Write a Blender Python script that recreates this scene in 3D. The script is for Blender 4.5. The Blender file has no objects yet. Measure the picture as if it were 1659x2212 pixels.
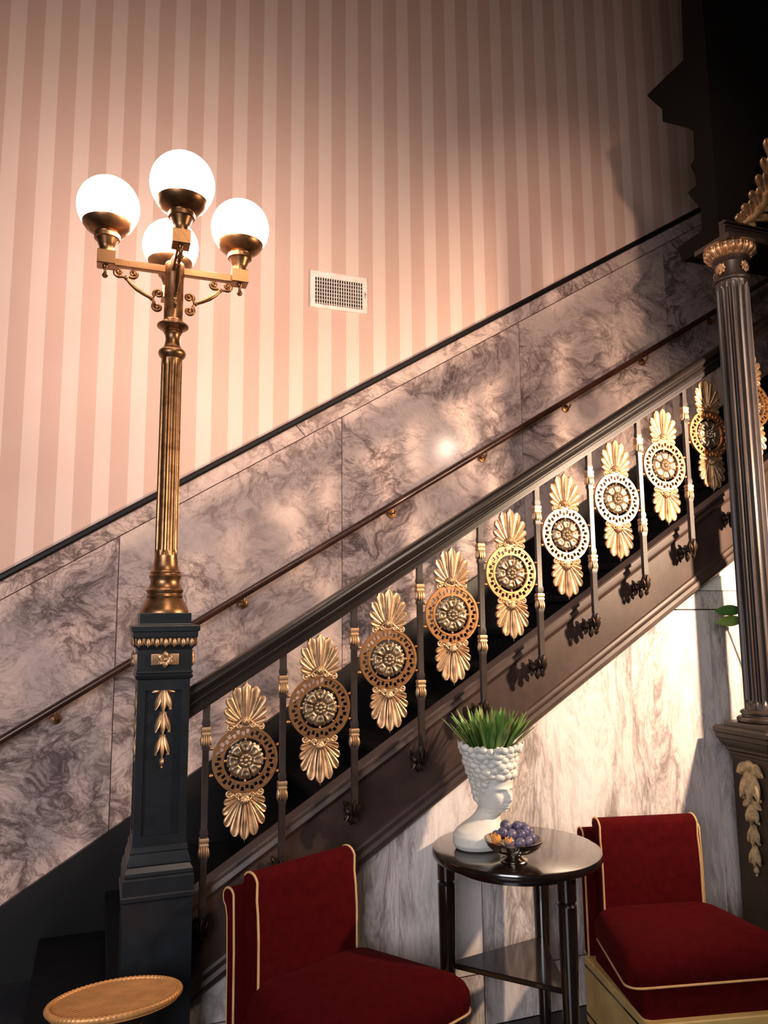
import bpy, bmesh, math, random
from mathutils import Vector, Matrix
random.seed(7)
PI = math.pi
S = bpy.context.scene
C = S.collection

# ------------------------------------------------------------------ helpers
def V(*a): return Vector(a)

class MB:
    def __init__(s): s.bm = bmesh.new()
    def face(s, vs):
        try: return s.bm.faces.new(vs)
        except ValueError: return None
    def grid(s, rows, close_u=False, close_v=False):
        vr = [[s.bm.verts.new(p) for p in r] for r in rows]
        nu, nv = len(vr), len(vr[0])
        for i in range(nu if close_u else nu-1):
            for j in range(nv if close_v else nv-1):
                a, b = vr[i], vr[(i+1) % nu]
                s.face((a[j], a[(j+1) % nv], b[(j+1) % nv], b[j]))
        return vr
    def loft(s, rings, cap=True):
        vr = s.grid(rings, close_v=True)
        if cap:
            s.face(list(reversed(vr[0]))); s.face(vr[-1])
    def box(s, x0, x1, y0, y1, z0, z1):
        s.loft([[V(x0,y0,z), V(x1,y0,z), V(x1,y1,z), V(x0,y1,z)] for z in (z0, z1)])
    def bbox(s, x0, x1, y0, y1, z0, z1, b=.004):
        def r(z, i): return [V(x0+i,y0+i,z), V(x1-i,y0+i,z), V(x1-i,y1-i,z), V(x0+i,y1-i,z)]
        s.loft([r(z0, b), r(z0+b, 0), r(z1-b, 0), r(z1, b)])
    def square(s, prof, cx=0, cy=0, ky=1.):
        s.loft([[V(cx-h,cy-h*ky,z), V(cx+h,cy-h*ky,z), V(cx+h,cy+h*ky,z), V(cx-h,cy+h*ky,z)] for h, z in prof])
    def lathe(s, prof, c=(0,0,0), n=32, axis='Z', rf=None):
        rings = []
        for r, z in prof:
            ring = []
            for k in range(n):
                a = 2*PI*k/n; rr = r*(rf(a, z) if rf else 1)
                x, y = rr*math.cos(a), rr*math.sin(a)
                p = V(x,y,z) if axis == 'Z' else (V(x,-z,y) if axis == 'Y' else V(z,x,y))
                ring.append(p+V(*c))
            rings.append(ring)
        s.loft(rings)
    def sphere(s, c, r, n=12, sc=(1,1,1)):
        prof = [(math.sin(PI*(i+.001)/(n*.998+.002)), -math.cos(PI*i/n)) for i in range(n+1)]
        rings = []
        for q, z in prof:
            rings.append([V(c[0]+r*sc[0]*max(q,.002)*math.cos(2*PI*k/(2*n)), c[1]+r*sc[1]*max(q,.002)*math.sin(2*PI*k/(2*n)), c[2]+r*sc[2]*z) for k in range(2*n)])
        s.loft(rings)
    def tube(s, pts, rad, n=10, cap=True, close=False):
        pts = [Vector(p) for p in pts]; m = len(pts)
        if not hasattr(rad, '__len__'): rad = [rad]*m
        t0 = (pts[1]-pts[0]).normalized()
        up = V(0,0,1) if abs(t0.z) < .9 else V(1,0,0)
        nrm = (up - t0*up.dot(t0)).normalized()
        rings = []
        for i, p in enumerate(pts):
            a = pts[i-1] if (i > 0 or close) else p; b = pts[(i+1) % m] if (i < m-1 or close) else p
            t = (b-a).normalized()
            nrm = (nrm - t*nrm.dot(t)).normalized(); bn = t.cross(nrm)
            rings.append([p + (nrm*math.cos(2*PI*k/n) + bn*math.sin(2*PI*k/n))*rad[i] for k in range(n)])
        if close: s.grid(rings, close_u=True, close_v=True)
        else: s.loft(rings, cap)
    def petal(s, o, d, nrm, L, W, T, curl=0, bend=0, groove=.55, peak=.7, nu=9, na=12, base=.25):
        o, d, nrm = Vector(o), Vector(d).normalized(), Vector(nrm).normalized()
        sd = d.cross(nrm).normalized(); rings = []
        for i in range(nu+1):
            u = i/nu
            c = o + d*(L*u) + nrm*(curl*L*u*u) + sd*(bend*L*u*u)
            w = W*max((math.sin(PI*min(1, u**(.69/peak if peak > .5 else 1)))**.75) if 0 < u < 1 else 0, .02)
            if u < peak: w = max(w, W*base*(1-u))
            ring = []
            for k in range(na):
                a = 2*PI*k/na; v = math.cos(a); sn = math.sin(a)
                if sn >= 0: h = T*math.sqrt(max(0, 1-v*v))*(1-groove*math.exp(-(v/.35)**2))*1.5*max(.25, (w/W))
                else: h = -T*.3*math.sqrt(max(0, 1-v*v))
                ring.append(c + sd*(w*v) + nrm*h)
            rings.append(ring)
        s.loft(rings)
    def lobe(s, o, d, nrm, L, W, T, bend=0, curl=0, groove=.5, p=.84, base=.14, nu=13, na=14):
        """fan-shaped lobe with a rounded end, raised rim and sunk middle"""
        o, d, nrm = Vector(o), Vector(d).normalized(), Vector(nrm).normalized()
        sd = d.cross(nrm).normalized(); rings = []
        for i in range(nu+1):
            u = 1-(1-i/nu)**1.7
            c = o + d*(L*u) + nrm*(curl*L*u*u) + sd*(bend*L*u*u)
            w = W*(base+(1-base)*min(1, u/p)**.9)
            if u > p: w *= math.sqrt(max(.0006, 1-((u-p)/(1-p))**2))
            ring = []
            for k in range(na):
                a = 2*PI*k/na; v = math.cos(a); sn = math.sin(a)
                if sn >= 0: h = T*(1-v*v)**.35*(1-groove*math.exp(-(v/.42)**2))*(.35+.65*w/W)
                else: h = -T*.35*math.sqrt(max(0, 1-v*v))
                ring.append(c + sd*(w*v) + nrm*h)
            rings.append(ring)
        s.loft(rings)
    def prism(s, poly, y0, y1):           # polygon in XZ, extruded along Y
        s.loft([[V(x,y,z) for x, z in poly] for y in (y0, y1)])
    def sweep(s, prof, path):             # prof (y,z) offsets, path of (x,y,z)
        s.loft([[V(x, y+a, z+b) for a, b in prof] for x, y, z in path])
    def spiral(s, c, ax, ay, r0, turns, a0, rad, sign=1, n=26):
        ax, ay, c = Vector(ax), Vector(ay), Vector(c); pts, rr = [], []
        for i in range(n+1):
            u = i/n; a = a0 + sign*2*PI*turns*u; r = r0*(1-.8*u)
            pts.append(c + ax*(r*math.cos(a)) + ay*(r*math.sin(a))); rr.append(rad*(1-.35*u))
        s.tube(pts, rr, 8)
        s.sphere(pts[-1], rad*1.25, 6)
        return pts[0]
    def build(s, name, mat, parent=None, smooth=35, loc=None):
        bmesh.ops.recalc_face_normals(s.bm, faces=s.bm.faces)
        me = bpy.data.meshes.new(name); s.bm.to_mesh(me); s.bm.free()
        me.materials.append(mat)
        if smooth:
            for p in me.polygons: p.use_smooth = True
            me.set_sharp_from_angle(angle=math.radians(smooth))
        o = bpy.data.objects.new(name, me); C.objects.link(o)
        if parent: o.parent = parent
        if loc: o.location = loc
        return o

def thing(name, label, cat, loc=(0,0,0), rz=0, group=None):
    o = bpy.data.objects.new(name, None); o.empty_display_size = .1; C.objects.link(o)
    o.location = loc; o.rotation_euler = (0,0,rz)
    return tag(o, label, cat, group)
def tag(o, label, cat, group=None):
    o['label'] = label; o['category'] = cat
    if group: o['group'] = group
    return o
def struct(o): o['kind'] = 'structure'; return o
def dup(root, loc, label, rz=None, parent=None):
    def cp(o, par):
        c = o.copy(); C.objects.link(c)
        if par: c.parent = par
        for ch in [q for q in o.children]: cp(ch, c)
        return c
    r = cp(root, parent); r.location = loc
    if rz is not None: r.rotation_euler = (0,0,rz)
    r['label'] = label
    return r
def clip(poly, a, b, keep_below=True):    # keep z <= a + b x (or >=)
    f = (lambda p: a+b*p[0]-p[1]) if keep_below else (lambda p: p[1]-a-b*p[0])
    out = []
    for i in range(len(poly)):
        p, q = poly[i], poly[(i+1) % len(poly)]; fp, fq = f(p), f(q)
        if fp >= 0: out.append(p)
        if (fp > 0) != (fq > 0) and abs(fp-fq) > 1e-12:
            t = fp/(fp-fq); out.append((p[0]+t*(q[0]-p[0]), p[1]+t*(q[1]-p[1])))
    return out

# ------------------------------------------------------------------ materials
def newmat(name):
    m = bpy.data.materials.new(name); m.use_nodes = True
    nt = m.node_tree; b = nt.nodes['Principled BSDF']
    return m, nt, b
def N(nt, t, **kw):
    n = nt.nodes.new(t)
    for k, v in kw.items(): setattr(n, k, v)
    return n
def L(nt, a, b): nt.links.new(a, b)
def ramp(nt, fac, stops, interp='LINEAR'):
    r = N(nt, 'ShaderNodeValToRGB'); r.color_ramp.interpolation = interp
    e = r.color_ramp.elements
    while len(e) < len(stops): e.new(.5)
    for i, (p, c) in enumerate(stops):
        e[i].position = p; e[i].color = (*c, 1) if len(c) == 3 else c
    L(nt, fac, r.inputs[0]); return r.outputs[0]
def noise(nt, vec, scale, detail=6, rough=.55, dist=0):
    n = N(nt, 'ShaderNodeTexNoise'); n.inputs['Scale'].default_value = scale
    n.inputs['Detail'].default_value = detail; n.inputs['Roughness'].default_value = rough
    n.inputs['Distortion'].default_value = dist
    if vec is not None: L(nt, vec, n.inputs['Vector'])
    return n
def vmath(nt, op, a, b=None, sc=None):
    n = N(nt, 'ShaderNodeVectorMath', operation=op)
    L(nt, a, n.inputs[0])
    if b is not None:
        if hasattr(b, 'links'): L(nt, b, n.inputs[1])
        else: n.inputs[1].default_value = b
    if sc is not None: n.inputs['Scale'].default_value = sc
    return n.outputs[0]
def fmath(nt, op, a, b=None, c=None):
    n = N(nt, 'ShaderNodeMath', operation=op)
    for i, q in enumerate((a, b, c)):
        if q is None: continue
        if hasattr(q, 'links'): L(nt, q, n.inputs[i])
        else: n.inputs[i].default_value = q
    return n.outputs[0]
def mixc(nt, fac, a, b, blend='MIX'):
    n = N(nt, 'ShaderNodeMix', data_type='RGBA', blend_type=blend)
    for i, q in ((0, fac), (6, a), (7, b)):
        if hasattr(q, 'links'): L(nt, q, n.inputs[i])
        else: n.inputs[i].default_value = q if i == 0 else (*q, 1)
    return n.outputs[2]
def bump(nt, b, h, strength=.2, dist=.01):
    n = N(nt, 'ShaderNodeBump'); n.inputs['Strength'].default_value = strength; n.inputs['Distance'].default_value = dist
    L(nt, h, n.inputs['Height']); L(nt, n.outputs[0], b.inputs['Normal'])

def plain(name, col, rough=.5, metal=0, spec=.5, var=.15, vscale=14, bmp=0, bscale=120, sheen=0, coat=0):
    m, nt, b = newmat(name)
    tc = N(nt, 'ShaderNodeTexCoord'); v = tc.outputs['Object']
    n = noise(nt, v, vscale)
    lo = tuple(c*(1-var) for c in col); hi = tuple(min(1, c*(1+var)) for c in col)
    L(nt, ramp(nt, n.outputs[0], [(.3, lo), (.7, hi)]), b.inputs['Base Color'])
    b.inputs['Roughness'].default_value = rough; b.inputs['Metallic'].default_value = metal
    b.inputs['Specular IOR Level'].default_value = spec
    if bmp: bump(nt, b, noise(nt, v, bscale, 4).outputs[0], bmp, .004)
    if sheen:
        b.inputs['Sheen Weight'].default_value = sheen; b.inputs['Sheen Roughness'].default_value = .35
        b.inputs['Sheen Tint'].default_value = (*[min(1, c*3+.02) for c in col], 1)
    if coat: b.inputs['Coat Weight'].default_value = coat
    return m

def gilt(name, col, dark, rough=.35):
    # antique gilding: metal going darker in patches and in the hollows
    m, nt, b = newmat(name)
    tc = N(nt, 'ShaderNodeTexCoord'); g = N(nt, 'ShaderNodeNewGeometry')
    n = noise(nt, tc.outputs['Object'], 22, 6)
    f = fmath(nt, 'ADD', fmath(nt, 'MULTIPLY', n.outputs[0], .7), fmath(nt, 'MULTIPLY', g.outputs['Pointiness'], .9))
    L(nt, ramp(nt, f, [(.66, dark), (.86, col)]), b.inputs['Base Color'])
    b.inputs['Metallic'].default_value = .9; b.inputs['Roughness'].default_value = rough
    bump(nt, b, noise(nt, tc.outputs['Object'], 90, 3).outputs[0], .12, .003)
    return m

def mat_wallpaper():
    m, nt, b = newmat('striped_wallpaper')
    g = N(nt, 'ShaderNodeNewGeometry'); sx = N(nt, 'ShaderNodeSeparateXYZ'); L(nt, g.outputs['Position'], sx.inputs[0])
    u = fmath(nt, 'FRACT', fmath(nt, 'DIVIDE', fmath(nt, 'ADD', sx.outputs[0], 0.5678+1.6846), .168458))
    st = fmath(nt, 'LESS_THAN', u, .468)
    n = noise(nt, g.outputs['Position'], 260, 2)
    big = noise(nt, g.outputs['Position'], 2.5, 3)
    c = mixc(nt, st, WALL_D, WALL_L)
    c = mixc(nt, .10, c, ramp(nt, n.outputs[0], [(.3, (.3,.25,.22)), (.7, (1,.95,.9))]), 'OVERLAY')
    c = mixc(nt, .08, c, ramp(nt, big.outputs[0], [(.3, (.35,.3,.3)), (.7, (.9,.9,.85))]), 'OVERLAY')
    L(nt, c, b.inputs['Base Color']); b.inputs['Roughness'].default_value = .75
    b.inputs['Specular IOR Level'].default_value = .25
    bump(nt, b, n.outputs[0], .06, .002)
    return m

def mat_marble(name, light, mid, dark, scale, stretch, rot, rough, vein=1.0, spec=.2):
    m, nt, b = newmat(name)
    g = N(nt, 'ShaderNodeNewGeometry')
    rnd = N(nt, 'ShaderNodeCombineXYZ')
    L(nt, fmath(nt, 'MULTIPLY', g.outputs['Random Per Island'], 13), rnd.inputs[0])
    L(nt, fmath(nt, 'MULTIPLY', g.outputs['Random Per Island'], 29), rnd.inputs[2])
    p = vmath(nt, 'ADD', g.outputs['Position'], rnd.outputs[0])
    mp = N(nt, 'ShaderNodeMapping'); L(nt, p, mp.inputs[0])
    mp.inputs['Rotation'].default_value = (0, math.radians(rot), 0); mp.inputs['Scale'].default_value = stretch
    p = mp.outputs[0]
    w1 = noise(nt, p, 1.1*scale, 3, .5)
    q = vmath(nt, 'ADD', p, vmath(nt, 'SCALE', vmath(nt, 'SUBTRACT', w1.outputs['Color'], (.5,.5,.5)), sc=1.1/scale))
    w2 = noise(nt, q, 3.2*scale, 4, .6)
    q2 = vmath(nt, 'ADD', q, vmath(nt, 'SCALE', vmath(nt, 'SUBTRACT', w2.outputs['Color'], (.5,.5,.5)), sc=.20/scale))
    a = noise(nt, q2, 1.5*scale, 9, .62)
    rid = fmath(nt, 'ABSOLUTE', fmath(nt, 'SUBTRACT', a.outputs[0], .5))
    v1 = fmath(nt, 'POWER', fmath(nt, 'SUBTRACT', 1, fmath(nt, 'MINIMUM', fmath(nt, 'MULTIPLY', rid, 15), 1)), 2.0)
    a2 = noise(nt, q2, 4.6*scale, 9, .65)
    rid2 = fmath(nt, 'ABSOLUTE', fmath(nt, 'SUBTRACT', a2.outputs[0], .5))
    v2 = fmath(nt, 'POWER', fmath(nt, 'SUBTRACT', 1, fmath(nt, 'MINIMUM', fmath(nt, 'MULTIPLY', rid2, 17), 1)), 2)
    patch = noise(nt, q, .9*scale, 5, .6)
    c = mixc(nt, ramp(nt, patch.outputs[0], [(.40, (0,0,0)), (.66, (1,1,1))]), light, mid)
    pm = ramp(nt, patch.outputs[0], [(.38, (.10,.10,.10)), (.56, (1,1,1))])
    c = mixc(nt, fmath(nt, 'MULTIPLY', fmath(nt, 'MULTIPLY', v1, .75*vein), pm), c, dark)
    c = mixc(nt, fmath(nt, 'MULTIPLY', fmath(nt, 'MULTIPLY', v2, .5*vein), pm), c, dark)
    a3 = noise(nt, q2, 11*scale, 8, .65)
    rid3 = fmath(nt, 'ABSOLUTE', fmath(nt, 'SUBTRACT', a3.outputs[0], .5))
    v3 = fmath(nt, 'POWER', fmath(nt, 'SUBTRACT', 1, fmath(nt, 'MINIMUM', fmath(nt, 'MULTIPLY', rid3, 18), 1)), 2)
    c = mixc(nt, fmath(nt, 'MULTIPLY', fmath(nt, 'MULTIPLY', v3, .42*vein), pm), c, dark)
    fine = noise(nt, q2, 26*scale, 4, .6)
    c = mixc(nt, .22, c, ramp(nt, fine.outputs[0], [(.3, (.3,.3,.3)), (.7, (.75,.75,.75))]), 'OVERLAY')
    L(nt, c, b.inputs['Base Color']); b.inputs['Roughness'].default_value = rough
    b.inputs['Specular IOR Level'].default_value = spec
    return m

WALL_L = (.745,.560,.505); WALL_D = (.605,.410,.355)
M_WALL = mat_wallpaper()
M_MARB = mat_marble('swirled_mauve_marble', (.60,.47,.435), (.485,.375,.35), (.115,.08,.08), 1.35, (1,1,1.2), 24, .15, 1.3, .07)
M_MARB2 = mat_marble('streaked_white_marble', (.74,.67,.65), (.60,.53,.51), (.20,.165,.16), 1.0, (2.9,1,.62), 9, .22, 1.15)
M_JOINT = plain('brown_grout', (.07,.035,.025), .8)
M_STRINGER = plain('brown_black_paint', (.044,.026,.021), .42, spec=.45, var=.3, vscale=9, bmp=.05)
M_ENAMEL = plain('black_enamel', (.007,.006,.007), .45, spec=.3)
M_BLACK = plain('black_satin_paint', (.013,.009,.008), .30, spec=.7, var=.3, vscale=9, bmp=.05)
M_NEWEL = plain('blue_black_paint', (.011,.013,.016), .34, spec=.45, var=.3, vscale=9, bmp=.05)
M_IRON = plain('black_cast_iron', (.024,.015,.013), .40, spec=.65, var=.3, bmp=.08)
M_BROWNRAIL = plain('dark_mahogany', (.045,.016,.010), .3, spec=.5, var=.35)
M_PLASTER = plain('white_plaster', (.80,.76,.68), .8)
M_STEP = plain('dark_stair_runner', (.008,.008,.010), .95, spec=.1, bmp=.2, bscale=300)
M_GILT = gilt('antique_gilt', (.60,.385,.22), (.16,.09,.05), .47)
M_RING = gilt('coppery_gilt', (.56,.29,.13), (.15,.07,.03), .38)
M_PALEGILT = plain('pale_worn_gilding', (.36,.27,.15), .6, .25, var=.45, vscale=40)
M_ROSE = gilt('tarnished_silver_gilt', (.46,.34,.22), (.09,.062,.04), .42)
M_BRASS = gilt('aged_brass', (.37,.19,.085), (.14,.065,.028), .35)
M_LEAFIRON = gilt('bronzed_iron', (.05,.032,.020), (.012,.009,.008), .45)
M_VENT = plain('white_enamel', (.82,.74,.70), .45)
M_VENT_SHADE = plain('painted_vent_shade', (.012,.008,.008), .9, spec=.1)  # near-black colour standing in for the shade behind the vanes
M_VELVET = plain('red_velvet', (.055,.0016,.0026), .9, spec=.06, var=.2, vscale=30, bmp=.15, bscale=500, sheen=.22)
M_PIPE = plain('gold_cord', (.62,.36,.15), .6, bmp=.4, bscale=400)
M_CREAM = plain('cream_lacquer', (.56,.37,.13), .45)
M_DARKWOOD = plain('black_lacquered_wood', (.012,.007,.006), .16, spec=.8, var=.3, coat=.6)
M_BUST = plain('white_ceramic', (.66,.65,.60), .55, var=.06)
M_SOIL = plain('brown_soil', (.12,.055,.03), .95, bmp=.5)
M_SILVER = plain('dark_silver', (.42,.36,.32), .22, 1, var=.3)
M_PHYS = plain('orange_husk', (.75,.33,.08), .6)
M_COPPER = plain('woven_copper_cane', (.64,.30,.10), .42, .35, var=.2)

def mat_leaf():
    m, nt, b = newmat('green_leaf')
    g = N(nt, 'ShaderNodeNewGeometry')
    r = ramp(nt, g.outputs['Random Per Island'], [(0, (.04,.11,.025)), (.55, (.10,.22,.04)), (.9, (.22,.32,.07)), (1, (.38,.26,.12))])
    L(nt, r, b.inputs['Base Color']); b.inputs['Roughness'].default_value = .45
    return m
M_LEAF = mat_leaf()
def mat_grape():
    m, nt, b = newmat('grape_skin')
    tc = N(nt, 'ShaderNodeTexCoord'); oi = N(nt, 'ShaderNodeObjectInfo')
    p = vmath(nt, 'ADD', tc.outputs['Object'], N(nt, 'ShaderNodeCombineXYZ').outputs[0])
    n = noise(nt, p, 30, 4)
    c = ramp(nt, n.outputs[0], [(.35, (.035,.03,.07)), (.65, (.20,.17,.22))])
    L(nt, mixc(nt, fmath(nt, 'MULTIPLY', oi.outputs['Random'], .5), c, (.10,.09,.22)), b.inputs['Base Color'])
    b.inputs['Roughness'].default_value = .35
    return m
M_GRAPE = mat_grape()
def mat_globe():
    m, nt, b = newmat('glowing_opal_glass')
    b.inputs['Base Color'].default_value = (.9,.88,.84,1)
    b.inputs['Emission Color'].default_value = (1,.75,.61,1); b.inputs['Emission Strength'].default_value = GLOBE_E
    return m
GLOBE_E = 34.
M_GLOBE = mat_globe()
def mat_floor():
    m, nt, b = newmat('chequered_stone')
    g = N(nt, 'ShaderNodeNewGeometry'); mp = N(nt, 'ShaderNodeMapping'); L(nt, g.outputs['Position'], mp.inputs[0])
    mp.inputs['Rotation'].default_value = (0,0,math.radians(45)); mp.inputs['Location'].default_value = (.12,.05,.001)
    ck = N(nt, 'ShaderNodeTexChecker'); ck.inputs['Scale'].default_value = 2.4; L(nt, mp.outputs[0], ck.inputs[0])
    ck.inputs[1].default_value = (.012,.012,.017,1); ck.inputs[2].default_value = (.020,.019,.022,1)
    n = noise(nt, g.outputs['Position'], 9)
    L(nt, mixc(nt, .25, ck.outputs[0], n.outputs['Color'], 'OVERLAY'), b.inputs['Base Color'])
    b.inputs['Roughness'].default_value = .3
    return m
M_FLOOR = mat_floor()

# ------------------------------------------------------------------ the setting
SL = .6205                                   # pitch of the flight
b = MB(); b.box(-3.2, 5.6, -2.5, 4.11, -.06, 0); struct(b.build('floor', M_FLOOR, smooth=0))
b = MB(); b.box(-3.2, 5.6, 4.112, 4.2, 0, 7.2); struct(b.build('wall_back', M_WALL, smooth=0))
# marble wainscot slabs over a brown grout bed
b = MB()
TA, TB = 2.080, .6117                        # underside of the black capping
JA, JB = 1.985, .6105                        # joint under the border course
b.prism([(-3., TA-3*TB), (5.5, TA+5.5*TB), (5.5, .0), (-3., 0)], 4.104, 4.1115)
struct(b.build('trim_1', M_JOINT, smooth=0))
b = MB()
xs = [.078+1.176*k for k in range(-3, 6)]
for i in range(len(xs)-1):
    p = [(xs[i]+.002, 0), (xs[i+1]-.002, 0), (xs[i+1]-.002, 9), (xs[i]+.002, 9)]
    p = clip(p, JA-.003, JB)
    p = [(x, max(z, .0)) for x, z in p]
    b.prism(p, 4.098, 4.106)
ex = [-3., -1.36, .985, 3.33, 5.5]
for i in range(len(ex)-1):
    a, c = ex[i]+.002, ex[i+1]-.002
    p = [(a, TA+TB*a), (c, TA+TB*c), (c+.055, JA+.003+JB*(c+.055)), (a+.055, JA+.003+JB*(a+.055))]
    b.prism(p, 4.098, 4.106)
struct(b.build('wall_wainscot', M_MARB, smooth=0))
b = MB()
pr = [(0,0), (-.026,.002), (-.034,.012), (-.034,.028), (-.024,.040), (0,.042)]
b.sweep([(y, z-.004) for y, z in pr], [(x, 4.1115, TA+TB*x) for x in (-3., 5.5)])
struct(b.build('trim_2', M_ENAMEL))
# marble wall under the flight
UB = .063
b = MB(); b.prism(clip([(.2,0), (5.5,0), (5.5,1.72), (.2,1.72)], UB-.02, SL), 2.972, 2.985); struct(b.build('trim_3', M_JOINT, smooth=0))
b = MB()
for x0, x1 in ((.2,.25), (.25,1.5), (1.5,2.75), (2.75,4.0), (4.0,5.5)):
    for z0, z1 in ((0,.197), (.197,1.637), (1.637,1.729)):
        p = clip([(x0+.003,z0+.003), (x1-.003,z0+.003), (x1-.003,z1-.003), (x0+.003,z1-.003)], UB, SL)
        if len(p) > 2: b.prism(p, 2.965, 2.975)
struct(b.build('wall_front', M_MARB2, smooth=0))
b = MB()
b.prism(clip([(2.4,1.729), (5.5,1.729), (5.5,3.), (2.4,3.)], UB, SL), 2.976, 3.0)
b.prism(clip([(2.4,1.729), (5.5,1.729), (5.5,1.80), (2.4,1.80)], UB, SL), 2.968, 2.978)
struct(b.build('wall_plaster', M_PLASTER, smooth=0))

# ------------------------------------------------------------------ staircase
st = thing('staircase', 'black staircase rising to the right along the marble wall', 'staircase', (0,0,0))
prof = [(.06,.365), (-.018,.365), (-.022,.358), (-.022,.348), (-.012,.343), (-.016,.330), (-.020,.322), (-.012,.312), (-.004,.306), (.002,.296), (.002,.078),
        (-.006,.072), (-.010,.060), (-.010,.052), (-.020,.046), (-.026,.030), (-.026,.014), (-.018,.004), (-.010,0), (.06,0)]
b = MB(); b.sweep(prof, [(x, 2.96, .065+SL*x) for x in (.26, 4.6)])
b.build('stringer', M_STRINGER, st, 20)
b = MB()
b.prism([(-.92,0), (-.90,.0), (4.8, .555+.622*4.8), (4.8, -.1+.622*4.8), (.15,0)], 4.066, 4.0975)
b.build('wall_stringer', M_ENAMEL, st, 0)
for k in range(1, 20):
    z = .172*k; x = (z-.30)/.62
    b = MB()
    b.bbox(x, x+.315, 3.022, 4.064, z-.035, z, .006)
    b.box(x+.025, x+.06, 3.022, 4.064, max(0, z-.172-.035), z-.034)
    b.build('step', M_STEP, st, 0)
b = MB(); b.prism([(.3,0), (4.6,0), (4.6,2.6), (.35,.18)], 3.03, 4.05); b.build('carcass', M_STEP, st, 0)

# wall handrail
wr = thing('wall_handrail', 'slim dark mahogany handrail on brass brackets against the marble wall', 'handrail', (0,4.03,0))
RZ = lambda x: 1.066+.6063*(x+.411)
b = MB(); b.tube([(x, 0, RZ(x)) for x in (-2., 0, 2, 5.4)], .019, 14); b.build('rail', M_BROWNRAIL, wr)
def wbr(x, z):
    b = MB()
    b.lathe([(.002,.0), (.022,.0), (.026,.004), (.024,.010), (.013,.013), (.011,.02), (.002,.022)], (x, .067, z), 20, 'Y')
    b.tube([(x,.052,z), (x,.02,z-.004), (x,.002,z+.012), (x,0,z+.03), (x+.004,0,RZ(x)-.012)], [.006,.006,.0055,.005,.005], 8)
    return b.build('bracket', M_BRASS, wr)
for x, z in ((-.181,1.144), (.55+.155,1.690), (1.55,2.204), (2.141,2.567), (2.749,2.93), (3.367,3.305), (3.971,3.67)): wbr(x, z)

# ------------------------------------------------------------------ balustrade
RT = lambda x: 1.368+.6208*(x-.303)          # top of the rail
hr = thing('handrail', 'heavy moulded black handrail over the gilt balustrade', 'handrail', (0,2.87,0))
half = [(.012,0), (.026,-.004), (.036,-.014), (.040,-.026), (.037,-.036), (.028,-.044), (.026,-.050), (.034,-.055), (.037,-.061), (.034,-.067), (.027,-.071), (.027,-.074), (.031,-.078), (.031,-.100)]
pr = [(-y, z) for y, z in half] + [(y, z) for y, z in reversed(half)]
b = MB(); b.sweep(pr, [(x, 0, RT(x)) for x in (.27, 4.4)]); b.build('rail', M_BLACK, hr, 30)
b = MB(); b.sweep([(-.018,-.100), (-.018,-.108), (.018,-.108), (.018,-.100)], [(x, 0, RT(x)) for x in (.28, 4.4)]); b.build('rail_strap', M_IRON, hr, 0)

ZM = lambda x: .7916+.6165*x                 # line of the medallion centres
ordn = ['first','second','third','fourth','fifth','sixth','seventh','eighth','ninth','tenth']

def palmette(sgn):
    b = MB(); fr = V(0,-1,0)
    angs = [(0,.148,.0175), (19,.139,.0186), (38,.117,.0164), (57,.092,.0140), (78,.073,.0122), (100,.060,.0106)]
    for a, Ln, W in angs:
        for s in ((1,) if a == 0 else (1,-1)):
            d = V(math.sin(math.radians(a))*s, 0, math.cos(math.radians(a))*sgn)
            o = V(.004*s*(a > 0), .0012*(a > 0)-.002*(a == 0), sgn*.124) + d*.008
            b.lobe(o, d, fr, Ln-.008, W, .0115, bend=(-.10 if a else 0)*s*sgn, curl=.04, groove=.72 if sgn < 0 else .55)
    b.petal(V(0,-.008,sgn*.14), V(0,0,sgn), fr, .142, .0075, .006, peak=.6, groove=0)
    # shell boss, collar and side scrolls
    b.sphere(V(0,-.006,sgn*.137), .0185, 10, (1,.5,1))
    for a in (-50,-25,0,25,50):
        b.petal(V(0,-.013,sgn*.128), V(math.sin(math.radians(a)),0,sgn*math.cos(math.radians(a))), fr, .026, .0045, .004, groove=0)
    b.bbox(-.024,.024,-.009,.004, *( (.114,.126) if sgn > 0 else (-.126,-.114)), .002)
    for s in (1,-1):
        e = b.spiral(V(.056*s,-.004,sgn*.113), V(s,0,0), V(0,0,sgn), .0135, 1.3, PI*.9, .0042, -1)
        b.tube([V(.014*s,-.004,sgn*.142), V(.03*s,-.005,sgn*.126), e], [.0035,.0042,.0042], 8)
        b.spiral(V(.026*s,-.008,sgn*.122), V(-s,0,0), V(0,0,-sgn), .010, 1.2, 0, .0034)
    return b
def ring_band(b, r0, r1, y0, y1, n=72):
    b.grid([[V(r*math.cos(2*PI*k/n), y, r*math.sin(2*PI*k/n)) for k in range(n)] for r, y in ((r0,y0), (r1,y0), (r1,y1), (r0,y1))], close_u=True, close_v=True)
def pbox(b, r0, r1, a0, a1, y0, y1):
    P = lambda r, a, y: V(r*math.cos(a), y, r*math.sin(a))
    b.loft([[P(r0,a0,y), P(r1,a0,y), P(r1,a1,y), P(r0,a1,y)] for y in (y0,y1)])
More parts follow.
